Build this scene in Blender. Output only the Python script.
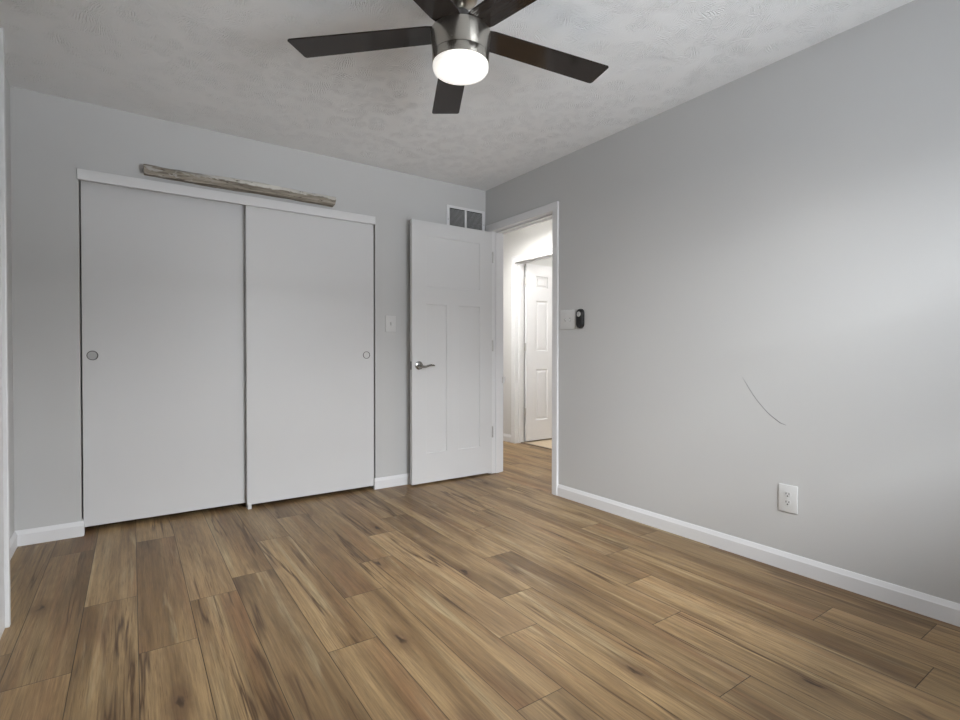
import bpy, bmesh, math, random
from mathutils import Vector, Matrix
random.seed(7)
S = bpy.context.scene
C = S.collection
for o in list(bpy.data.objects):
    bpy.data.objects.remove(o, do_unlink=True)

# ------------------------------------------------------------------ camera
YAW, PITCH, ROLL, CAM_H = 0.607232870, -0.0123780769, 0.000729, 1.03037779
F = Vector((math.sin(YAW)*math.cos(PITCH), math.cos(YAW)*math.cos(PITCH), math.sin(PITCH)))
R0 = Vector((math.cos(YAW), -math.sin(YAW), 0)); U0 = R0.cross(F)
R = R0*math.cos(ROLL) + U0*math.sin(ROLL); U = U0*math.cos(ROLL) - R0*math.sin(ROLL)
cd = bpy.data.cameras.new('camera'); cam = bpy.data.objects.new('camera', cd); C.objects.link(cam)
cam.matrix_world = Matrix(((R.x, U.x, -F.x, 0), (R.y, U.y, -F.y, 0), (R.z, U.z, -F.z, CAM_H), (0, 0, 0, 1)))
cd.sensor_fit = 'HORIZONTAL'; cd.sensor_width = 36; cd.lens = 516.684/960*36
cd.clip_start = 0.02
S.camera = cam

# ------------------------------------------------------------------ world, light, exposure
W = bpy.data.worlds.new('world'); S.world = W; W.use_nodes = True
bg = W.node_tree.nodes['Background']
bg.inputs['Color'].default_value = (0.86, 0.93, 1.0, 1); bg.inputs['Strength'].default_value = 4.6
def lamp(name, kind, loc, power, color=(1, 1, 1), aim=None, size=None, radius=None, spread=None):
    d = bpy.data.lights.new(name, kind); d.energy = power; d.color = color
    o = bpy.data.objects.new(name, d); C.objects.link(o); o.location = loc
    if size: d.shape = 'RECTANGLE'; d.size, d.size_y = size
    if radius is not None: d.shadow_soft_size = radius
    if spread: d.spread = math.radians(spread)
    if aim is not None:
        o.rotation_euler = (Vector(aim)-Vector(loc)).to_track_quat('-Z', 'Y').to_euler()
    return o
# daylight outside the window of the rear wall: the sky above the houses, and light thrown back up from the ground
lamp('sky_light', 'AREA', (1.6, -4.2, 3.3), 1730, (0.935, 0.968, 1.0), aim=(1.5, -0.25, 1.4), size=(7.0, 1.9))
lamp('ground_near', 'AREA', (1.4, -1.5, 0.35), 86, (0.935, 0.968, 1.0), aim=(1.4, 0.6, 2.0), size=(3.0, 1.2))
lamp('ground_far', 'AREA', (2.0, -6.0, -0.20), 640, (0.935, 0.968, 1.0), aim=(1.4, -0.25, 1.4), size=(6.5, 1.6))
# lamp of the hallway ceiling and of the room beyond it
lamp('hall_light', 'AREA', (2.98, 3.98, 2.42), 38, (1.0, 0.985, 0.96), aim=(2.98, 3.98, 0), size=(0.5, 0.8), spread=164)
lamp('far_room_light', 'POINT', (5.0, 3.5, 2.2), 31, (1.0, 0.98, 0.95), radius=0.15)
vs = S.view_settings
vs.view_transform = 'Standard'; vs.look = 'None'; vs.gamma = 1; vs.use_curve_mapping = False
vs.exposure = 0.0

# ------------------------------------------------------------------ dimensions
XR, YB, H = 2.606, 3.669, 2.44          # right wall, back wall, ceiling
XL, XJ, YJ = -0.472, -0.368, 2.618      # left wall, its nearer jog
YR = -0.25                              # rear wall
XH, WT = 3.72, 0.114                    # hallway far wall, wall thickness
YH0, YH1 = 1.2, 6.2                     # hallway ends

# ------------------------------------------------------------------ node helpers
class NT:
    def __init__(s, name):
        s.m = bpy.data.materials.new(name); s.m.use_nodes = True
        s.t = s.m.node_tree; s.b = s.t.nodes['Principled BSDF']; s.out = s.t.nodes['Material Output']
    def n(s, typ, **kw):
        x = s.t.nodes.new(typ)
        for k, v in kw.items(): setattr(x, k, v)
        return x
    def put(s, sock, v):
        if hasattr(v, 'is_output'): s.t.links.new(v, sock)
        else: sock.default_value = v
    def math(s, op, a, b=0.0, c=None, clamp=False):
        x = s.n('ShaderNodeMath', operation=op, use_clamp=clamp)
        s.put(x.inputs[0], a); s.put(x.inputs[1], b)
        if c is not None: s.put(x.inputs[2], c)
        return x.outputs[0]
    def step(s, v, lo, hi, a=0.0, b=1.0):
        x = s.n('ShaderNodeMapRange', interpolation_type='SMOOTHSTEP')
        s.put(x.inputs[0], v)
        for i, q in enumerate((lo, hi, a, b)): s.put(x.inputs[1+i], q)
        return x.outputs[0]
    def xyz(s, x, y, z=0.0):
        c = s.n('ShaderNodeCombineXYZ')
        for i, v in enumerate((x, y, z)): s.put(c.inputs[i], v)
        return c.outputs[0]
    def sep(s, v):
        c = s.n('ShaderNodeSeparateXYZ'); s.put(c.inputs[0], v); return c.outputs
    def noise(s, vec, scale, detail=3, rough=0.55, dist=0.0):
        x = s.n('ShaderNodeTexNoise'); s.put(x.inputs['Vector'], vec)
        x.inputs['Scale'].default_value = scale; x.inputs['Detail'].default_value = detail
        x.inputs['Roughness'].default_value = rough; x.inputs['Distortion'].default_value = dist
        return x.outputs['Fac']
    def mix(s, f, a, b, blend='MIX'):
        x = s.n('ShaderNodeMix', data_type='RGBA', blend_type=blend)
        s.put(x.inputs[0], f)
        s.put(x.inputs[6], a if hasattr(a, 'is_output') else (*a, 1)); s.put(x.inputs[7], b if hasattr(b, 'is_output') else (*b, 1))
        return x.outputs[2]
    def bump(s, h, strength=0.2, dist=0.01):
        x = s.n('ShaderNodeBump'); x.inputs['Strength'].default_value = strength; x.inputs['Distance'].default_value = dist
        s.put(x.inputs['Height'], h); s.put(s.b.inputs['Normal'], x.outputs[0])
    def obj(s): return s.n('ShaderNodeTexCoord').outputs['Object']
    def set(s, **kw):
        for k, v in kw.items():
            s.put(s.b.inputs[k.replace('_', ' ')], (*v, 1) if isinstance(v, tuple) and len(v) == 3 else v)
        return s

def paint(name, col, rough=0.5, var=0.02, bscale=160, bstr=0.05, spec=0.5):
    t = NT(name); c = t.obj()
    f = t.noise(c, 3.0, 3)
    t.set(Base_Color=t.mix(f, tuple(x*(1-var) for x in col), tuple(min(1, x*(1+var)) for x in col)), Roughness=rough)
    t.b.inputs['Specular IOR Level'].default_value = spec
    t.bump(t.noise(c, bscale, 2), bstr, 0.002)
    return t.m
def metal(name, col, rough=0.3, stretch=(1, 1, 40)):
    t = NT(name); mp = t.n('ShaderNodeMapping'); t.put(mp.inputs[0], t.obj()); mp.inputs['Scale'].default_value = stretch
    f = t.noise(mp.outputs[0], 60, 2)
    t.set(Base_Color=col, Metallic=1.0, Roughness=t.step(f, 0.2, 0.8, rough*0.8, rough*1.25))
    return t.m

M = {}
M['wall'] = paint('grey_wall_paint', (0.545, 0.545, 0.542), 0.42, 0.012, 220, 0.10)
M['hall_wall'] = paint('hall_wall_paint', (0.67, 0.665, 0.65), 0.5, 0.01, 220, 0.08)
M['white'] = paint('white_trim_paint', (0.73, 0.73, 0.74), 0.34, 0.008, 90, 0.03)
M['door'] = paint('white_door_paint', (0.66, 0.66, 0.665), 0.36, 0.012, 120, 0.05)
M['slab'] = paint('white_closet_panel', (0.64, 0.64, 0.645), 0.38, 0.015, 60, 0.05)
M['plate'] = paint('white_plate_plastic', (0.64, 0.64, 0.635), 0.28, 0.006, 50, 0.01)
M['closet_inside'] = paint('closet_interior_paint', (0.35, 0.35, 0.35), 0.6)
M['black'] = paint('black_plastic', (0.006, 0.006, 0.007), 0.40, 0.01)
M['slot'] = paint('dark_slot', (0.02, 0.02, 0.02), 0.6)
M['silver_button'] = paint('grey_button_plastic', (0.55, 0.55, 0.54), 0.4)
M['nickel'] = metal('brushed_nickel', (0.50, 0.475, 0.43), 0.27, (60, 60, 2))
M['satin_nickel'] = metal('satin_nickel', (0.38, 0.37, 0.36), 0.13, (1, 1, 1))
M['hinge'] = metal('hinge_nickel', (0.62, 0.61, 0.60), 0.55, (1, 1, 1))
M['dark_steel'] = metal('dark_hardware', (0.16, 0.155, 0.15), 0.35, (1, 1, 1))
M['louvre'] = paint('vent_louvre_enamel', (0.42, 0.42, 0.42), 0.4)
M['carpet'] = paint('tan_far_room_floor', (0.50, 0.40, 0.28), 0.7, 0.05, 300, 0.3)
M['transition'] = paint('dark_transition_strip', (0.10, 0.07, 0.045), 0.45)
M['mark'] = paint('scratch_mark', (0.17, 0.17, 0.17), 0.7)

def ceiling_mat():
    t = NT('stomped_ceiling_texture'); c = t.obj()
    x, y, z = t.sep(c)
    # brush stamps: every stamp leaves a bundle of short ridges running its own way
    def stamps(scale, off, freq):
        vo = t.n('ShaderNodeTexVoronoi', feature='F1'); vo.inputs['Scale'].default_value = scale
        t.put(vo.inputs['Vector'], t.xyz(t.math('ADD', x, off), y, 0.0))
        a = t.math('MULTIPLY', t.sep(vo.outputs['Color'])[0], 6.283)
        px, py, _ = t.sep(vo.outputs['Position'])
        dx = t.math('SUBTRACT', t.math('ADD', x, off), px); dy = t.math('SUBTRACT', y, py)
        across = t.math('ADD', t.math('MULTIPLY', dx, t.math('COSINE', a)), t.math('MULTIPLY', dy, t.math('SINE', a)))
        along = t.math('SUBTRACT', t.math('MULTIPLY', dy, t.math('COSINE', a)), t.math('MULTIPLY', dx, t.math('SINE', a)))
        # the bundle fans out along the stroke
        fan = t.math('DIVIDE', across, t.math('ADD', 1.0, t.math('MULTIPLY', along, 6.0)))
        wob = t.math('MULTIPLY', t.math('SUBTRACT', t.noise(c, 38.0, 2), 0.5), 0.020)
        s_ = t.math('SINE', t.math('MULTIPLY', t.math('ADD', fan, wob), freq))
        m_ = t.math('MULTIPLY', t.step(vo.outputs['Distance'], 0.30, 0.70, 1.0, 0.0), t.step(t.noise(c, 22.0, 2), 0.30, 0.60, 0.30, 1.0))
        return t.math('MULTIPLY', s_, m_)
    h = t.math('ADD', stamps(9.0, 0.0, 640.0), t.math('ADD', stamps(11.0, 3.7, 760.0), t.math('MULTIPLY', t.noise(c, 120, 2), 0.5)))
    t.set(Base_Color=(0.85, 0.86, 0.87), Roughness=0.75)
    t.bump(h, 0.50, 0.0036)
    return t.m
M['ceiling'] = ceiling_mat()

PW, PL, SKEW = 0.1805, 1.2575, 0.0148
def floor_mat():
    t = NT('oak_plank_floor')
    uv = t.n('ShaderNodeUVMap'); uv.uv_map = 'UVMap'
    at = t.n('ShaderNodeAttribute'); at.attribute_name = 'plank'
    u, v, _ = t.sep(uv.outputs[0]); r, g, b = t.sep(at.outputs['Vector'])
    uo = t.math('ADD', u, t.math('MULTIPLY', r, 31.0)); vo = t.math('ADD', v, t.math('MULTIPLY', g, 47.0)); wo = t.math('MULTIPLY', b, 19.0)
    def nz(su, sv, scale, detail, rough, dist):
        return t.noise(t.xyz(t.math('MULTIPLY', uo, su), t.math('MULTIPLY', vo, sv), wo), scale, detail, rough, dist)
    broad = nz(9.0, 0.75, 1.0, 2, 0.5, 0.5)
    band = nz(17.0, 0.8, 1.0, 3, 0.55, 0.9)
    fine = nz(150.0, 4.5, 1.0, 5, 0.70, 0.25)
    pore = t.step(nz(230.0, 5.0, 1.0, 3, 0.6, 0.2), 0.56, 0.68)
    pmask = t.step(nz(12.0, 1.2, 1.0, 2, 0.5, 0.5), 0.42, 0.62)
    streak = nz(52.0, 1.0, 1.0, 3, 0.55, 0.25)
    fib = nz(330.0, 14.0, 1.0, 2, 0.6, 0.0)
    # cathedral figure: bands of a distorted slow field
    fig = nz(6.5, 0.75, 1.0, 2, 0.5, 0.35)
    rings = t.math('SINE', t.math('MULTIPLY', fig, 95.0))
    base = t.mix(t.step(broad, 0.30, 0.70), (0.146, 0.087, 0.039), (0.290, 0.197, 0.099))
    pale = t.step(band, 0.56, 0.74)
    base = t.mix(t.math('MULTIPLY', pale, 0.55), base, (0.385, 0.312, 0.185))
    red = t.step(nz(11.0, 0.6, 1.0, 2, 0.5, 0.8), 0.52, 0.72)
    base = t.mix(t.math('MULTIPLY', red, 0.42), base, (0.225, 0.115, 0.055))
    # plank to plank tone
    base = t.mix(1.0, base, t.mix(r, (0.90, 0.90, 0.91), (1.10, 1.09, 1.07)), 'MULTIPLY')
    base = t.mix(t.math('MULTIPLY', t.step(b, 0.72, 0.95), 0.35), base, (0.43, 0.285, 0.145))
    # fibres and figure
    tone = t.math('ADD', t.math('ADD', 0.98, t.math('MULTIPLY', t.math('SUBTRACT', streak, 0.5), 0.75)), t.math('ADD', t.math('MULTIPLY', t.math('SUBTRACT', fine, 0.5), 1.35),
            t.math('ADD', t.math('MULTIPLY', t.math('SUBTRACT', fib, 0.5), 0.45), t.math('MULTIPLY', rings, 0.045))))
    base = t.mix(1.0, base, t.xyz(tone, tone, tone), 'MULTIPLY')
    base = t.mix(t.math('MULTIPLY', t.math('MULTIPLY', pore, pmask), 0.72), base, (0.095, 0.052, 0.024))
    # long dark veins
    vein = nz(9.0, 0.36, 1.0, 4, 0.55, 0.30)
    line = t.math('SUBTRACT', 1.0, t.math('MULTIPLY', t.math('ABSOLUTE', t.math('SUBTRACT', vein, 0.50)), 38.0), clamp=True)
    vm = t.step(nz(5.0, 1.3, 1.0, 1, 0.5, 0.2), 0.50, 0.62)
    base = t.mix(t.math('MULTIPLY', t.math('MULTIPLY', line, vm), 0.9), base, (0.062, 0.031, 0.014))
    # knots
    vo3 = t.n('ShaderNodeTexVoronoi', feature='F1'); vo3.inputs['Scale'].default_value = 1.0
    wob = t.math('MULTIPLY', t.math('SUBTRACT', nz(40.0, 14.0, 1.0, 2, 0.5, 0.0), 0.5), 0.35)
    t.put(vo3.inputs['Vector'], t.xyz(t.math('ADD', t.math('MULTIPLY', uo, 7.0), wob), t.math('MULTIPLY', vo, 2.3), wo))
    kd = vo3.outputs['Distance']
    kr = t.sep(vo3.outputs['Color'])[0]
    keep = t.step(kr, 0.40, 0.44)
    core = t.math('MULTIPLY', t.step(kd, 0.03, 0.11, 1.0, 0.0), keep)
    halo = t.math('MULTIPLY', t.step(kd, 0.08, 0.34, 1.0, 0.0), keep)
    base = t.mix(t.math('MULTIPLY', halo, 0.55), base, (0.115, 0.062, 0.030))
    base = t.mix(t.math('MULTIPLY', core, 0.92), base, (0.040, 0.022, 0.012))
    # joints
    e = t.math('MINIMUM', t.math('MINIMUM', u, t.math('SUBTRACT', PW, u)), t.math('MINIMUM', v, t.math('SUBTRACT', PL, v)))
    groove = t.step(e, 0.0006, 0.0022, 1.0, 0.0)
    base = t.mix(t.math('MULTIPLY', groove, 0.80), base, (0.030, 0.018, 0.010))
    t.set(Base_Color=base, Roughness=t.math('ADD', 0.36, t.math('MULTIPLY', fine, 0.14)))
    t.b.inputs['Specular IOR Level'].default_value = 0.33
    t.bump(t.math('SUBTRACT', t.math('MULTIPLY', fine, 0.15), groove), 0.25, 0.002)
    return t.m
M['floor'] = floor_mat()

def beam_mat():
    t = NT('weathered_driftwood'); c = t.obj(); x, y, z = t.sep(c)
    g = t.noise(t.xyz(t.math('MULTIPLY', x, 4.0), t.math('MULTIPLY', y, 60.0), t.math('MULTIPLY', z, 60.0)), 1.0, 5, 0.65, 0.8)
    blot = t.noise(t.xyz(t.math('MULTIPLY', x, 16.0), t.math('MULTIPLY', y, 40.0), t.math('MULTIPLY', z, 40.0)), 1.0, 4, 0.6, 0.4)
    col = t.mix(t.step(g, 0.32, 0.70), (0.170, 0.145, 0.115), (0.42, 0.38, 0.32))
    # bare pale sapwood along the upper edge, rough bark-grey at the left end
    edge = t.math('ADD', z, t.math('MULTIPLY', t.math('SUBTRACT', blot, 0.5), 0.045))
    sap = t.math('MULTIPLY', t.step(edge, 0.001, 0.009), t.step(x, -0.34, -0.20))
    col = t.mix(t.math('MULTIPLY', sap, 0.85), col, (0.74, 0.72, 0.67))
    lft = t.math('MULTIPLY', t.step(x, -0.35, -0.16, 1.0, 0.0), t.step(blot, 0.50, 0.60))
    col = t.mix(t.math('MULTIPLY', lft, 0.75), col, (0.50, 0.48, 0.45))
    crk = t.math('MULTIPLY', t.step(t.noise(t.xyz(t.math('MULTIPLY', x, 20.0), t.math('MULTIPLY', y, 70.0), t.math('MULTIPLY', z, 70.0)), 1.0, 3), 0.60, 0.70), 0.8)
    col = t.mix(crk, col, (0.075, 0.055, 0.040))
    t.set(Base_Color=col, Roughness=0.85)
    t.bump(t.math('ADD', g, blot), 0.7, 0.004)
    return t.m
M['beam'] = beam_mat()

def blade_mat():
    t = NT('espresso_fan_blade'); c = t.obj(); x, y, z = t.sep(c)
    g = t.noise(t.xyz(t.math('MULTIPLY', x, 3.0), t.math('MULTIPLY', y, 60.0), z), 1.0, 3, 0.6, 0.6)
    t.set(Base_Color=t.mix(g, (0.012, 0.009, 0.008), (0.034, 0.025, 0.020)), Roughness=0.10)
    t.b.inputs['Specular IOR Level'].default_value = 0.32
    t.b.inputs['Coat Weight'].default_value = 0.0; t.b.inputs['Coat Roughness'].default_value = 0.08
    return t.m
M['blade'] = blade_mat()
def lens_mat():
    t = NT('frosted_lit_lens')
    t.set(Base_Color=(0.9, 0.88, 0.84), Roughness=0.35)
    t.b.inputs['Emission Color'].default_value = (1.0, 0.975, 0.92, 1); t.b.inputs['Emission Strength'].default_value = 0.70
    return t.m
M['lens'] = lens_mat()
def glass_mat():
    t = NT('window_glass')
    tr = t.n('ShaderNodeBsdfTransparent'); gl = t.n('ShaderNodeBsdfGlossy'); gl.inputs['Roughness'].default_value = 0.02
    mx = t.n('ShaderNodeMixShader'); mx.inputs[0].default_value = 0.06
    t.put(mx.inputs[1], tr.outputs[0]); t.put(mx.inputs[2], gl.outputs[0]); t.put(t.out.inputs[0], mx.outputs[0])
    return t.m
M['glass'] = glass_mat()

# ------------------------------------------------------------------ mesh helpers
class MB:
    def __init__(s): s.bm = bmesh.new()
    def _merge(s, b2):
        me = bpy.data.meshes.new('tmp'); b2.to_mesh(me); b2.free(); s.bm.from_mesh(me); bpy.data.meshes.remove(me); return s
    def box(s, x0, x1, y0, y1, z0, z1, bev=0.0, seg=2):
        b = bmesh.new(); bmesh.ops.create_cube(b, size=1)
        for v in b.verts:
            v.co = Vector(((x0+x1)/2+v.co.x*(x1-x0), (y0+y1)/2+v.co.y*(y1-y0), (z0+z1)/2+v.co.z*(z1-z0)))
        if bev: bmesh.ops.bevel(b, geom=b.edges[:]+b.verts[:], offset=bev, segments=seg, affect='EDGES', profile=0.5)
        return s._merge(b)
    def prism(s, poly, axis, a, b_):
        """poly: 2D points; extruded along axis (0,1,2) from a to b_. The 2D coords are the other two axes in order."""
        b = bmesh.new(); o = [i for i in range(3) if i != axis]
        def P(p, t):
            c = [0, 0, 0]; c[o[0]], c[o[1]] = p; c[axis] = t; return b.verts.new(c)
        A = [P(p, a) for p in poly]; B = [P(p, b_) for p in poly]; n = len(poly)
        b.faces.new(A); b.faces.new(B[::-1])
        for i in range(n): b.faces.new((A[i], B[i], B[(i+1) % n], A[(i+1) % n]))
        bmesh.ops.recalc_face_normals(b, faces=b.faces[:])
        return s._merge(b)
    def lathe(s, prof, mat=None, n=64, cap0=True, cap1=True):
        """prof: (radius, height) pairs, turned about Z then transformed by mat."""
        b = bmesh.new(); rings = []
        for r, z in prof:
            rings.append([b.verts.new((r*math.cos(2*math.pi*k/n), r*math.sin(2*math.pi*k/n), z)) for k in range(n)])
        for a, c in zip(rings, rings[1:]):
            for k in range(n): b.faces.new((a[k], a[(k+1) % n], c[(k+1) % n], c[k]))
        if cap0: b.faces.new(rings[0][::-1])
        if cap1: b.faces.new(rings[-1])
        bmesh.ops.recalc_face_normals(b, faces=b.faces[:])
        if mat: b.transform(mat)
        return s._merge(b)
    def tube(s, pts, rad, n=12):
        b = bmesh.new(); rings = []; pts = [Vector(p) for p in pts]
        for i, p in enumerate(pts):
            t = (pts[min(i+1, len(pts)-1)]-pts[max(i-1, 0)]).normalized()
            a = t.orthogonal() if i == 0 else (a0 - t*a0.dot(t)); a.normalize(); a0 = a
            c = t.cross(a); rr = rad[i] if isinstance(rad, (list, tuple)) else rad
            ra, rc = rr if isinstance(rr, tuple) else (rr, rr)
            rings.append([b.verts.new(p+a*ra*math.cos(2*math.pi*k/n)+c*rc*math.sin(2*math.pi*k/n)) for k in range(n)])
        for q, w in zip(rings, rings[1:]):
            for k in range(n): b.faces.new((q[k], q[(k+1) % n], w[(k+1) % n], w[k]))
        b.faces.new(rings[0][::-1]); b.faces.new(rings[-1])
        bmesh.ops.recalc_face_normals(b, faces=b.faces[:])
        return s._merge(b)
    def build(s, name, mat, parent=None, smooth=None, origin=None):
        if origin is not None:
            s.bm.transform(Matrix.Translation(-Vector(origin)))
        me = bpy.data.meshes.new(name); s.bm.to_mesh(me); s.bm.free(); me.materials.append(mat)
        if smooth:
            for p in me.polygons: p.use_smooth = True
            me.set_sharp_from_angle(angle=math.radians(smooth))
        o = bpy.data.objects.new(name, me); C.objects.link(o)
        if origin is not None: o.location = origin
        if parent:
            o.parent = parent
            pl = Vector(parent.location) if parent.parent is None else Vector(parent.location)+Vector(parent.parent.location)
            o.location = Vector(o.location)-pl
        return o
def struct(o, label=None, cat=None):
    o['kind'] = 'structure'
    if label: o['label'] = label
    if cat: o['category'] = cat
    return o
def tag(o, label, cat, group=None):
    o['label'] = label; o['category'] = cat
    if group: o['group'] = group
    return o
def empty(name, loc):
    o = bpy.data.objects.new(name, None); o.empty_display_size = 0.1; C.objects.link(o); o.location = loc; return o
RX = lambda d: Matrix.Rotation(math.radians(d), 4, 'X')
RY = lambda d: Matrix.Rotation(math.radians(d), 4, 'Y')
T = lambda *v: Matrix.Translation(Vector(v))

# ------------------------------------------------------------------ floor
PH = {-2: 2.11, -1: 2.623, 0: 2.11, 1: 2.44, 2: 2.583, 3: 1.748, 4: 2.10, 5: 2.41, 6: 1.485, 7: 1.727, 8: 2.11, 9: 1.228,
      10: 1.51, 11: 1.79, 12: 0.896, 13: 0.613}
def build_floor():
    bm = bmesh.new(); uvl = bm.loops.layers.uv.new('UVMap'); col = bm.loops.layers.float_color.new('plank')
    for k in range(-4, 22):
        ph = PH.get(k, (k*0.47) % PL)
        j0 = math.floor((-0.5-ph)/PL)
        for j in range(j0, j0+7):
            y0 = ph+j*PL; y1 = y0+PL; rnd = (random.random(), random.random(), random.random(), 1)
            xa = lambda y: 0.05+PW*k+SKEW*(y-2.6)
            vs_ = [bm.verts.new((x, y, 0)) for x, y in ((xa(y0), y0), (xa(y0)+PW, y0), (xa(y1)+PW, y1), (xa(y1), y1))]
            f = bm.faces.new(vs_)
            for l, q in zip(f.loops, ((0, 0), (PW, 0), (PW, PL), (0, PL))):
                l[uvl].uv = q; l[col] = rnd
    for co, no in (((XL-.12, 0, 0), (-1, 0, 0)), ((3.80, 0, 0), (1, 0, 0)), ((0, YR-.1, 0), (0, -1, 0)), ((0, YH1, 0), (0, 1, 0))):
        bmesh.ops.bisect_plane(bm, geom=bm.verts[:]+bm.edges[:]+bm.faces[:], plane_co=co, plane_no=no, clear_outer=True)
    me = bpy.data.meshes.new('floor'); bm.to_mesh(me); bm.free(); me.materials.append(M['floor'])
    o = bpy.data.objects.new('floor', me); C.objects.link(o)
    md = o.modifiers.new('thickness', 'SOLIDIFY'); md.thickness = 0.012; md.offset = -1
    return struct(o)
build_floor()
m = MB().box(3.80, 6.6, 2.6, 6.2, -0.02, -0.002); struct(m.build('floor_far_room', M['carpet']))

# ------------------------------------------------------------------ ceiling and walls
struct(MB().box(XL-.12, 6.6, YR-.12, YH1, H, H+.08).build('ceiling', M['ceiling']))
CX0, CX1, CZ = -0.190, 1.583, 2.03              # closet opening
m = MB()
m.box(XL-.11, CX0, YB, YB+.115, 0, H); m.box(CX1, XR+WT, YB, YB+.115, 0, H); m.box(CX0, CX1, YB, YB+.115, CZ, H)
struct(m.build('wall_back', M['wall']))
m = MB()
m.box(XL-.11, CX0-.3, YB+.116, YB+.70, 0, H); m.box(CX1+.3, CX1+.4, YB+.116, YB+.70, 0, H); m.box(XL-.11, CX1+.4, YB+.70, YB+.78, 0, H)
struct(m.build('wall_closet', M['closet_inside']))
DY0, DY1, DZ = 2.806, 3.580, 2.080              # bedroom doorway
m = MB()
m.box(XR, XR+WT, YR-.11, DY0, 0, H); m.box(XR, XR+WT, DY1, YB, 0, H); m.box(XR, XR+WT, DY0, DY1, DZ, H)
wall_right = struct(m.build('wall_right', M['wall']))
# left wall steps inward towards the camera
m = MB(); m.box(XL-.11, XL, YJ, YB, 0, H); m.box(XL-.11, XJ, YR-.11, YJ-.03, 0, H); m.box(XL-.11, XL, YJ-.03, YJ, 0, H)
struct(m.build('wall_left', M['wall']))
# rear wall with the window
WX0, WX1, WZ0, WZ1 = 0.85, 2.15, 0.86, 2.00
m = MB()
m.box(XJ, WX0, YR-.11, YR, 0, H); m.box(WX1, XR, YR-.11, YR, 0, H); m.box(WX0, WX1, YR-.11, YR, 0, WZ0); m.box(WX0, WX1, YR-.11, YR, WZ1, H)
struct(m.build('wall_rear', M['wall']))
# hallway and the room beyond
HY0, HY1, HZ = 3.855, 4.632, 2.078
m = MB()
m.box(XH, XH+WT, YH0, HY0, 0, H); m.box(XH, XH+WT, HY1, YH1, 0, H); m.box(XH, XH+WT, HY0, HY1, HZ, H)
struct(m.build('wall_hall', M['hall_wall']))
m = MB(); m.box(XR+WT, XH, YH1, YH1+.1, 0, H); m.box(XR+WT, XH, YH0-.1, YH0, 0, H); m.box(XR+.5*WT, XR+WT, YB+.116, YH1, 0, H)
struct(m.build('wall_hall_end', M['hall_wall']))
m = MB(); m.box(6.5, 6.6, 2.6, YH1, 0, H); m.box(XH+WT, 6.5, 2.5, 2.6, 0, H); m.box(XH+WT, 6.5, 4.668, 4.76, 0, H)
struct(m.build('wall_far_room', M['hall_wall']))

# ------------------------------------------------------------------ window behind the camera
m = MB()
for a in ((WX0, WX0+.05, WZ0, WZ1), (WX1-.05, WX1, WZ0, WZ1), (WX0+.05, WX1-.05, WZ0, WZ0+.05), (WX0+.05, WX1-.05, WZ1-.05, WZ1), (WX0+.05, WX1-.05, 1.41, 1.45)):
    m.box(a[0], a[1], YR-.09, YR-.03, a[2], a[3])
win = struct(m.build('window_1', M['white']))
MB().box(WX0+.05, WX1-.05, YR-.062, YR-.058, WZ0+.05, WZ1-.05).build('pane', M['glass'], win)
m = MB()
m.box(WX0-.06, WX0, YR, YR+.016, WZ0, WZ1+.06, .003); m.box(WX1, WX1+.06, YR, YR+.016, WZ0, WZ1+.06, .003)
m.box(WX0, WX1, YR, YR+.016, WZ1, WZ1+.06, .003); m.box(WX0-.08, WX1+.08, YR, YR+.05, WZ0-.025, WZ0, .003)
m.build('window_casing', M['white'], win)

# ------------------------------------------------------------------ baseboards
BH, BT = 0.083, 0.013
def bprof(base, sgn):
    """profile (offset, z) of a baseboard lying on a wall at 'base', thickening towards sgn"""
    return [(base, 0), (base+sgn*BT, 0), (base+sgn*BT, BH-.022), (base+sgn*BT*.85, BH-.018), (base+sgn*BT*.45, BH-.004), (base+sgn*BT*.3, BH), (base, BH)]
m = MB(); m.prism(bprof(YB, -1), 0, XL, CX0+.0115); m.prism(bprof(YB, -1), 0, CX1-.0115, XR)
m.prism(bprof(CX0, 1), 1, YB, YB+.050); m.prism(bprof(CX1, -1), 1, YB, YB+.006)
struct(m.build('baseboard_back', M['white']))
struct(MB().prism(bprof(XR, -1), 1, YR, 2.750).build('baseboard_right', M['white']))
struct(MB().prism(bprof(XL, 1), 1, YJ, YB-BT).build('baseboard_left', M['white']))
m = MB(); m.prism(bprof(XH, -1), 1, 4.70, YH1); m.prism(bprof(XH, -1), 1, YH0, 3.79)
struct(m.build('baseboard_hall', M['white']))

# ------------------------------------------------------------------ door trims
def casing(mb, xf, sgn, y0, y1, z0, z1, vertical=True, th=.018):
    """flat casing with a small raised back band on its outer edge, lying on plane x=xf, facing sgn"""
    a, b_ = sorted((xf, xf+sgn*th)); mb.box(a, b_, y0, y1, z0, z1, .003)
m = MB()
casing(m, XR, -1, 2.750, 2.803, 0, 2.078); casing(m, XR, -1, 3.583, 3.640, 0, 2.078); casing(m, XR, -1, 2.750, 3.640, 2.072, 2.131)
casing(m, XR+WT, 1, 2.75, 2.803, 0, 2.078); casing(m, XR+WT, 1, 3.583, 3.640, 0, 2.078); casing(m, XR+WT, 1, 2.75, 3.64, 2.072, 2.131)
m.box(XR, XR+WT, DY0, DY0+.004, 0, DZ); m.box(XR, XR+WT, DY1-.004, DY1, 0, DZ); m.box(XR, XR+WT, DY0, DY1, DZ-.004, DZ)
m.box(XR+.04, XR+.075, DY0+.004, DY0+.014, 0, DZ-.004, .002); m.box(XR+.04, XR+.075, DY1-.014, DY1-.004, 0, DZ-.004, .002)
m.box(XR+.04, XR+.075, DY0+.014, DY1-.014, DZ-.016, DZ-.004, .002)
tr = struct(m.build('trim_1', M['white']))
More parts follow.
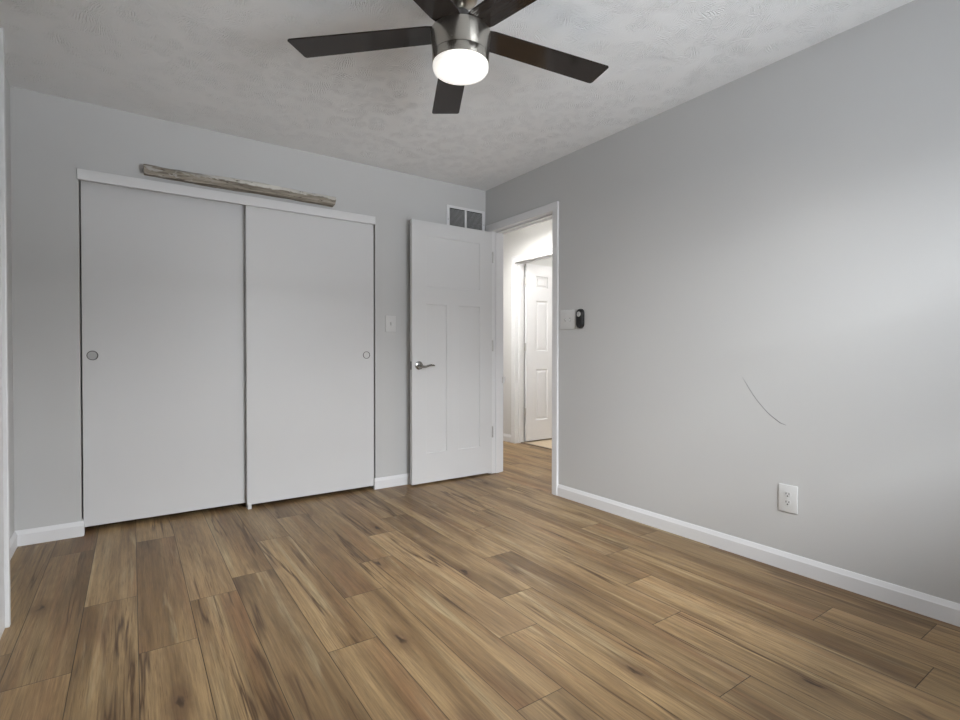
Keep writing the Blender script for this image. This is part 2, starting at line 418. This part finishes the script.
MB().box(XR-.002, XR+.028, DY0+.004, DY0+.0065, .89, .955, .001).build('strike_plate', M['dark_steel'], tr)
MB().box(XR+WT-.005, XR+WT+.022, DY1-.020, DY1-.003, .775, .830, .002).build('latch_block', M['plate'], tr)
# fascia over the closet
struct(MB().box(-.195, 1.578, YB-.02, YB, 2.001, 2.060, .002).build('trim_2', M['white']))
# hall doorway
m = MB()
casing(m, XH, -1, 4.628, 4.690, 0, 2.075); casing(m, XH, -1, 3.795, 3.86, 0, 2.075); casing(m, XH, -1, 3.795, 4.690, 2.070, 2.138)
m.box(XH-.022, XH-.001, 4.678, 4.692, 0, 2.14, .003); m.box(XH-.022, XH-.001, 3.793, 4.692, 2.128, 2.142, .003)
m.box(XH, XH+WT, HY1-.004, HY1, 0, HZ); m.box(XH, XH+WT, HY0, HY0+.004, 0, HZ); m.box(XH, XH+WT, HY0, HY1, HZ-.004, HZ)
m.box(XH+.03, XH+.065, HY1-.016, HY1-.004, 0, HZ-.004, .002); m.box(XH+.03, XH+.065, HY0+.016, HY1-.016, HZ-.016, HZ-.004, .002)
struct(m.build('trim_3', M['white']))
# tall casing on the near left wall
m = MB()
m.box(XJ, XJ+.018, 2.592, YJ, 0, 2.237, .003); m.box(XJ-.02, XJ+.005, 2.48, 2.592, 0, 2.237, .002); m.box(XJ-.02, XJ+.003, 1.50, 2.48, 2.15, 2.237, .002)
struct(m.build('trim_4', M['slab']))
struct(MB().prism([(3.775, -.003), (3.825, -.003), (3.815, .006), (3.785, .006)], 1, HY0+.004, HY1-.004).build('trim_5', M['transition']))

# ------------------------------------------------------------------ closet sliding doors
def pull(parent, x, yf, z, mat):
    rot = T(x, yf, z) @ RX(90)
    o = MB().lathe([(.0275, .000), (.0275, .0035), (.0262, .0045), (.0240, .0042), (.0232, .0012)], rot, 40, False, False).build('finger_pull', M['dark_steel'], parent, 40)
    d = MB().lathe([(.0234, .0012), (.018, .0007), (.001, .0005)], rot, 40, False, True).build('dish', mat, None, 40); d.parent = o
    return o
d1 = struct(MB().box(-.183, .705, YB+.060, YB+.094, .030, 2.028, .0015).build('door_1', M['slab']),
            'left white sliding closet door with dark-rimmed round finger pull', 'closet door')
pull(d1, -.1355, YB+.060, 1.018, M['louvre'])['label'] = 'round satin metal finger pull'
d2 = struct(MB().box(.680, 1.574, YB+.008, YB+.042, .026, 2.028, .0015).build('door_2', M['slab']),
            'right white sliding closet door, in front of the other one', 'closet door')
pull(d2, 1.5155, YB+.008, 1.019, M['plate'])['label'] = 'round pale finger pull'
m = MB(); m.box(.682, .704, YB-.006, YB+.056, 0, .006, .001); m.box(.682, .704, YB-.006, YB+.006, .006, .034, .001); m.box(.682, .704, YB+.046, YB+.056, .006, .034, .001)
tag(m.build('door_guide', M['plate']), 'small white plastic guide on the floor under the closet doors', 'door guide')

# ------------------------------------------------------------------ panelled doors
def panel_leaf(x0, x1, yf, th, z0, z1, panels, depth=.006, bevel=.012, raised=False):
    """leaf with its visible face at y=yf (facing -y), recessed panels given as x0,x1,z0,z1"""
    b = bmesh.new()
    xs = sorted({x0, x1, *[p[0] for p in panels], *[p[1] for p in panels]})
    zs = sorted({z0, z1, *[p[2] for p in panels], *[p[3] for p in panels]})
    def inside(cx, cz): return any(p[0] < cx < p[1] and p[2] < cz < p[3] for p in panels)
    V = {}
    def vert(x, y, z):
        k = (round(x, 5), round(y, 5), round(z, 5))
        if k not in V: V[k] = b.verts.new(k)
        return V[k]
    for sy, yy in ((1, yf), (-1, yf+th)):
        for i in range(len(xs)-1):
            for j in range(len(zs)-1):
                if inside((xs[i]+xs[i+1])/2, (zs[j]+zs[j+1])/2): continue
                b.faces.new([vert(x, yy, z) for x, z in ((xs[i], zs[j]), (xs[i+1], zs[j]), (xs[i+1], zs[j+1]), (xs[i], zs[j+1]))])
        for (a, c, d, e) in panels:
            # walls of the recess follow the grid so that the mesh stays closed
            gx = [x for x in xs if a <= x <= c]; gz = [z for z in zs if d <= z <= e]
            outer = [(x, d) for x in gx[:-1]]+[(c, z) for z in gz[:-1]]+[(x, e) for x in gx[:0:-1]]+[(a, z) for z in gz[:0:-1]]
            def ins(p, q):
                return (min(max(p[0], a+q), c-q), min(max(p[1], d+q), e-q))
            steps = [(0, 0), (bevel*.35, depth), (bevel, depth)] if not raised else [(0, 0), (bevel, depth), (bevel*2.2, depth), (bevel*3.6, depth*.25)]
            rings = [[vert(*((lambda p: (p[0], yy+sy*dp, p[1]))(ins(p, q)))) for p in outer] for q, dp in steps]
            for A, B in zip(rings, rings[1:]):
                for k in range(len(A)):
                    f = [A[k], A[(k+1) % len(A)], B[(k+1) % len(B)], B[k]]
                    u = []
                    for w in f:
                        if w not in u: u.append(w)
                    if len(u) > 2:
                        try: b.faces.new(u)
                        except ValueError: pass
            u = []
            for w in rings[-1]:
                if w not in u: u.append(w)
            b.faces.new(u)
    # rim
    rim = [(x, z0) for x in xs[:-1]]+[(x1, z) for z in zs[:-1]]+[(x, z1) for x in xs[:0:-1]]+[(x0, z) for z in zs[:0:-1]]
    for k in range(len(rim)):
        p, q = rim[k], rim[(k+1) % len(rim)]
        b.faces.new([vert(p[0], yf, p[1]), vert(q[0], yf, q[1]), vert(q[0], yf+th, q[1]), vert(p[0], yf+th, p[1])])
    bmesh.ops.recalc_face_normals(b, faces=b.faces[:])
    mb = MB(); mb._merge(b); return mb
DF = 3.560
d3 = struct(panel_leaf(1.838, 2.598, DF, .035, .016, 2.062,
            [(1.960, 2.474, 1.556, 1.950), (1.960, 2.150, .246, 1.420), (2.260, 2.474, .246, 1.420)]).build('door_3', M['door']),
            'open white three-panel bedroom door with a lever handle', 'door')
# lever handle on both faces
for yf, s in ((DF, -1), (DF+.035, 1)):
    rot = T(1.896, yf, .938) @ RX(90 if s < 0 else -90)
    base = MB().lathe([(.0335, 0), (.0335, .004), (.031, .009), (.024, .0115), (.013, .013), (.012, .022), (.0125, .024)] if s < 0 else [(.0335, 0), (.0335, .004), (.030, .008), (.02, .010), (.012, .011)], rot, 48)
    if s < 0:
        y = yf-.030
        pts = [(1.893, yf-.022, .937), (1.898, y-.002, .936), (1.916, y-.004, .931), (1.940, y-.004, .929), (1.965, y-.002, .936), (1.990, y, .942), (2.012, y+.001, .939), (2.024, y+.002, .935)]
        base.tube(pts, [.010, .0105, .0095, (.0085, .006), (.008, .005), (.0075, .0045), (.007, .004), .003], 14)
    o = base.build('lever_handle' if s < 0 else 'handle_rose', M['satin_nickel'], d3, 40); o['label'] = 'satin metal lever handle' if s < 0 else 'round handle rose'
MB().box(1.8365, 1.8385, DF+.006, DF+.029, .905, .970, .0005).build('latch_plate', M['satin_nickel'], d3)
for z in (1.846, 1.095, .360):
    m = MB(); m.lathe([(.0058, -.045), (.0058, .045)], T(2.604, DF-.003, z), 16); m.lathe([(.0035, .045), (.0045, .050), (.001, .053)], T(2.604, DF-.003, z), 12)
    m.box(2.596, 2.6005, DF+.000, DF+.030, z-.045, z+.045, .0005)
    m.build('hinge', M['hinge'], d3, 40)
d4 = struct(panel_leaf(3.850, 4.602, 4.600, .033, .014, 2.070,
            [(3.992, 4.182, 1.80, 1.94), (4.262, 4.452, 1.80, 1.94), (3.992, 4.182, 1.06, 1.65), (4.262, 4.452, 1.06, 1.65), (3.992, 4.182, .25, .85), (4.262, 4.452, .25, .85)],
            depth=.008, bevel=.010, raised=True).build('door_4', M['white']),
            'white six-panel door standing open beyond the hallway', 'door')
for z in (1.866, 1.107, .356):
    m = MB(); m.lathe([(.007, -.045), (.007, .045)], T(3.832, 4.598, z), 16); m.box(3.814, 3.846, 4.5985, 4.6005, z-.045, z+.045, .0005)
    m.build('hinge', M['hinge'], d4, 40)
m = MB(); m.lathe([(.032, 0), (.032, .004), (.012, .010), (.012, .030), (.026, .040), (.028, .055), (.02, .064), (.001, .066)], T(4.535, 4.600, .95) @ RX(90), 40)
m.build('door_knob', M['satin_nickel'], d4, 40)

# ------------------------------------------------------------------ ceiling fan
FX, FY = 1.071, 1.672
fan = tag(empty('ceiling_fan', (FX, FY, H)), 'brushed nickel ceiling fan with five dark blades and a lit round lens', 'ceiling fan')
at = T(FX, FY, 0)
MB().lathe([(.000, 2.100), (.055, 2.1003), (.088, 2.1018), (.1000, 2.1055), (.1042, 2.112), (.1055, 2.120), (.1055, 2.134)], at, 72, False, True).build('lens', M['lens'], fan, 60)
MB().lathe([(.1035, 2.130), (.1065, 2.130), (.1070, 2.132), (.1085, 2.161), (.1078, 2.1625), (.104, 2.1625)], at, 72).build('light_ring', M['nickel'], fan, 30)
MB().lathe([(.104, 2.1615), (.1058, 2.1615), (.1058, 2.1655), (.104, 2.1655)], at, 72).build('seam', M['slot'], fan, 30)
MB().lathe([(.105, 2.1645), (.1080, 2.1645), (.1086, 2.168), (.1140, 2.246), (.1135, 2.251), (.108, 2.254), (.06, 2.255)], at, 96).build('motor_housing', M['nickel'], fan, 30)
MB().lathe([(.100, 2.253), (.104, 2.255), (.102, 2.262), (.080, 2.276), (.040, 2.290), (.034, 2.302), (.034, 2.325), (.030, 2.330), (.0135, 2.331)], at, 64).build('blade_hub', M['dark_steel'], fan, 30)
MB().lathe([(.0130, 2.325), (.0130, 2.405)], at, 32).build('downrod', M['nickel'], fan, 30)
MB().lathe([(.0140, 2.365), (.040, 2.366), (.062, 2.374), (.068, 2.388), (.068, H)], at, 64).build('canopy', M['nickel'], fan, 30)
def blade():
    b = bmesh.new()
    L0, L1, th = .085, .674, .0055
    out = []
    def corner(cx, cy, r, a0, a1, n=5):
        for i in range(n+1):
            a = math.radians(a0+(a1-a0)*i/n); out.append((cx+r*math.cos(a), cy+r*math.sin(a)))
    out += [(L0, -.050), (L0+.035, -.058)]
    corner(L1-.012-.004, -.0685+.012, .012, -90, 0); corner(L1-.012+.004, .0685-.012, .012, 0, 90)
    out += [(L0+.035, .058), (L0, .050)]
    top = [b.verts.new((x, y, th/2)) for x, y in out]; bot = [b.verts.new((x, y, -th/2)) for x, y in out]
    b.faces.new(top); b.faces.new(bot[::-1]); n = len(out)
    for i in range(n): b.faces.new((top[i], bot[i], bot[(i+1) % n], top[(i+1) % n]))
    bmesh.ops.recalc_face_normals(b, faces=b.faces[:])
    bmesh.ops.bevel(b, geom=[e for e in b.edges if abs(e.verts[0].co.z-e.verts[1].co.z) < 1e-6], offset=.0012, segments=2, affect='EDGES')
    me = bpy.data.meshes.new('blade'); b.to_mesh(me); b.free(); me.materials.append(M['blade']); return me
bme = blade()
BLADE_Z, BLADE_A = 2.255, 64.0
for k in range(5):
    o = bpy.data.objects.new('blade', bme); C.objects.link(o); o.parent = fan
    o.matrix_local = T(0, 0, BLADE_Z-H) @ Matrix.Rotation(math.radians(BLADE_A+72*k), 4, 'Z') @ RX(-2.5)
lamp_o = lamp('fan_lamp', 'AREA', (FX, FY, 2.09), 13, (1.0, 0.98, 0.95), size=(.2, .2))
lamp_o.data.shape = 'DISK'; lamp_o.parent = fan; lamp_o.location = (0, 0, 2.094-H)

# ------------------------------------------------------------------ weathered wooden beam above the closet
def beam():
    b = bmesh.new(); n = 90; L = 1.148; rings = []
    prof = [(-.030, -.033), (.026, -.034), (.031, -.022), (.032, .006), (.024, .020), (.002, .032), (-.030, .034)]
    rr = random.Random(3)
    for i in range(n+1):
        x = -L/2+L*i/n; e = 1.0
        ring = []
        for j, (d, z) in enumerate(prof):
            w1 = math.sin(x*9+j*1.7)*.0025+math.sin(x*31+j*2.3)*.0012+rr.uniform(-.0008, .0008)
            dd = d+(w1 if d > 0 else 0); zz = z+w1*.9
            if j in (4, 5): zz += .004*math.sin(x*6+1.0); dd += .004*math.sin(x*5+.4)
            xx = x
            if i == 0: xx += .004*math.sin(j*2.0)
            if i == n: xx += -.012+.012*(z+.034)/.068*1.2
            ring.append(b.verts.new((xx, -dd, zz)))
        rings.append(ring)
    for A, B in zip(rings, rings[1:]):
        for k in range(len(prof)): b.faces.new((A[k], A[(k+1) % len(prof)], B[(k+1) % len(prof)], B[k]))
    b.faces.new(rings[0]); b.faces.new(rings[-1][::-1])
    bmesh.ops.recalc_face_normals(b, faces=b.faces[:])
    me = bpy.data.meshes.new('wooden_beam'); b.to_mesh(me); b.free(); me.materials.append(M['beam'])
    for p in me.polygons: p.use_smooth = True
    me.set_sharp_from_angle(angle=math.radians(28))
    o = bpy.data.objects.new('wooden_beam', me); C.objects.link(o); o.location = (.692, YB-.030, 2.118)
    o.rotation_euler = (0, math.radians(0.0), 0)
    return o
tag(beam(), 'weathered driftwood beam with pale upper edge on the wall above the closet', 'wooden beam')

# ------------------------------------------------------------------ return air vent
vx0, vx1, vz0, vz1 = 2.212, 2.594, 2.03, 2.259
vent = tag(empty('air_vent', ((vx0+vx1)/2, YB, vz0)), 'white framed return air vent with two louvred halves above the open door', 'air vent')
m = MB()
fw = .026
m.box(vx0, vx0+fw, YB-.008, YB, vz0, vz1, .002); m.box(vx1-fw, vx1, YB-.008, YB, vz0, vz1, .002)
m.box(vx0+fw, vx1-fw, YB-.008, YB, vz1-fw*.8, vz1, .002); m.box(vx0+fw, vx1-fw, YB-.008, YB, vz0, vz0+fw*.8, .002)
xm = (vx0+vx1)/2-.005; m.box(xm-.009, xm+.009, YB-.007, YB, vz0+fw*.8, vz1-fw*.8, .001)
m.build('frame', M['white'], vent)
MB().box(vx0+fw, vx1-fw, YB-.0015, YB-.0005, vz0+.02, vz1-.02).build('backing', M['slot'], vent)
for a, c in ((vx0+fw, xm-.009), (xm+.009, vx1-fw)):
    m = MB(); z = vz0+.024
    while z < vz1-.028:
        m.prism([(YB-.0015, z+.006), (YB-.0065, z), (YB-.0060, z-.0008), (YB-.0010, z+.0052)], 0, a, c); z += .0095
    m.build('louvre_bank', M['louvre'], vent)
for x in (vx0+.012, vx1-.012):
    MB().lathe([(.0035, 0), (.003, .0015), (.001, .002)], T(x, YB-.008, 2.14) @ RX(90), 12).build('screw', M['satin_nickel'], vent)

# ------------------------------------------------------------------ switches, outlet and remote
def wall_plate(name, w, h, loc, rotz, toggles=0, outlets=0):
    """plate built facing local -Y then turned about Z"""
    root = empty(name, loc); root.rotation_euler = (0, 0, rotz)
    def part(mb, nm, mat, parent=root, sm=None):
        return mb.build(nm, mat, None, sm)
    parts = []
    b = MB().box(-w/2, w/2, -.0065, 0, -h/2, h/2, .0028, 3); parts.append(part(b, 'plate', M['plate'], sm=40))
    xs = [0] if toggles < 2 else [-.023, .023]
    for x in xs:
        for z in ((-.030, .030) if toggles else (0,)): parts.append(part(MB().lathe([(.0032, 0), (.0030, .0012), (.001, .0016)], T(x, -.0064, z) @ RX(90), 12), 'screw', M['plate']))
    for i, x in enumerate(xs if toggles else []):
        parts.append(part(MB().box(x-.0052, x+.0052, -.0072, -.006, -.0125, .0125), 'toggle_slot', M['louvre']))
        up = -1 if (i % 2) else 1
        parts.append(part(MB().prism([(-.0066, -.005), (-.0066, .005), (-.0165, up*.009+.0028), (-.0165, up*.009-.0028)], 0, x-.0042, x+.0042), 'toggle', M['plate']))
    for z in ((.0195, -.0195) if outlets else ()):
        r = MB()
        poly = []
        for k in range(40):
            a = 2*math.pi*k/40; poly.append((max(-.0145, min(.0145, .0172*math.cos(a))), z+.0172*math.sin(a)*.83))
        r.prism(poly, 1, -.0085, -.0060); rc = part(r, 'receptacle', M['plate'], sm=30); parts.append(rc)
        s_ = MB(); s_.box(-.0080, -.0050, -.0090, -.0080, z+.0000, z+.0090); s_.box(.0050, .0080, -.0090, -.0080, z+.0010, z+.0085)
        s_.lathe([(.0033, 0), (.0033, .001)], T(0, -.0080, z-.0068) @ RX(90), 14)
        sl = s_.build('slots', M['slot']); sl.parent = rc
    for p_ in parts: p_.parent = root
    return root
tag(wall_plate('light_switch', .086, .125, (1.708, YB, 1.260), 0, toggles=1), 'white single toggle light switch on the back wall beside the open door', 'light switch')
tag(wall_plate('light_switch', .148, .136, (XR, 2.654, 1.271), -math.pi/2, toggles=2), 'white double toggle light switch on the right wall beside the doorway', 'light switch')
tag(wall_plate('power_outlet', .086, .131, (XR, 1.176, .3415), -math.pi/2, outlets=1), 'white duplex power outlet low on the right wall', 'power outlet')

def pill(w, h, y0, y1, bev, rotm):
    r = w/2; poly = []
    for k in range(25): a = math.pi*k/24; poly.append((r*math.cos(a), h/2-r+r*math.sin(a)))
    for k in range(25): a = math.pi+math.pi*k/24; poly.append((r*math.cos(a), -h/2+r+r*math.sin(a)))
    b = bmesh.new(); rings = []
    for (ins, y) in ((0, y0), (0, y1+bev), (bev*.35, y1+bev*.3), (bev, y1)):
        rings.append([b.verts.new(((1-ins/r)*x, y, z*(1-ins/(h/2)))) for x, z in poly])
    for A, B in zip(rings, rings[1:]):
        for k in range(len(A)): b.faces.new((A[k], A[(k+1) % len(A)], B[(k+1) % len(B)], B[k]))
    b.faces.new(rings[0]); b.faces.new(rings[-1][::-1]); bmesh.ops.recalc_face_normals(b, faces=b.faces[:])
    mb = MB(); mb._merge(b); mb.bm.transform(rotm); return mb
rem = tag(empty('remote_control', (XR, 2.529, 1.272)), 'black pill-shaped fan remote with a round grey button, mounted beside the double switch', 'remote control')
rm = T(XR, 2.529, 1.272) @ Matrix.Rotation(-math.pi/2, 4, 'Z')
pill(.058, .130, -.010, -.024, .005, rm).build('body', M['black'], rem, 40)
pill(.062, .134, 0, -.012, .002, rm).build('wall_cradle', M['black'], rem, 40)
m = MB().lathe([(.0175, 0), (.0175, .0015), (.0160, .0025), (.0095, .0025)], rm @ T(0, -.0235, .030) @ RX(90), 40, True, False); m.build('button_ring', M['silver_button'], rem, 40)
m = MB().lathe([(.0095, 0), (.0095, .0012), (.001, .0016)], rm @ T(0, -.0235, .030) @ RX(90), 32); m.build('centre_button', M['louvre'], rem, 40)

# ------------------------------------------------------------------ scratch on the right wall
pts = [(XR-.0002, y, z) for y, z in ((1.402, .912), (1.375, .868), (1.345, .822), (1.315, .785), (1.285, .752), (1.262, .731), (1.235, .712), (1.215, .698), (1.188, .689))]
o = MB().tube(pts, [(.0005, .0006), (.0007, .0012), (.0007, .0012), (.0007, .0014), (.0007, .0015), (.0007, .0018), (.0007, .0026), (.0007, .0022), (.0005, .0006)], 8).build('scratch', M['mark'], wall_right)
o['label'] = 'thin dark curved scratch'
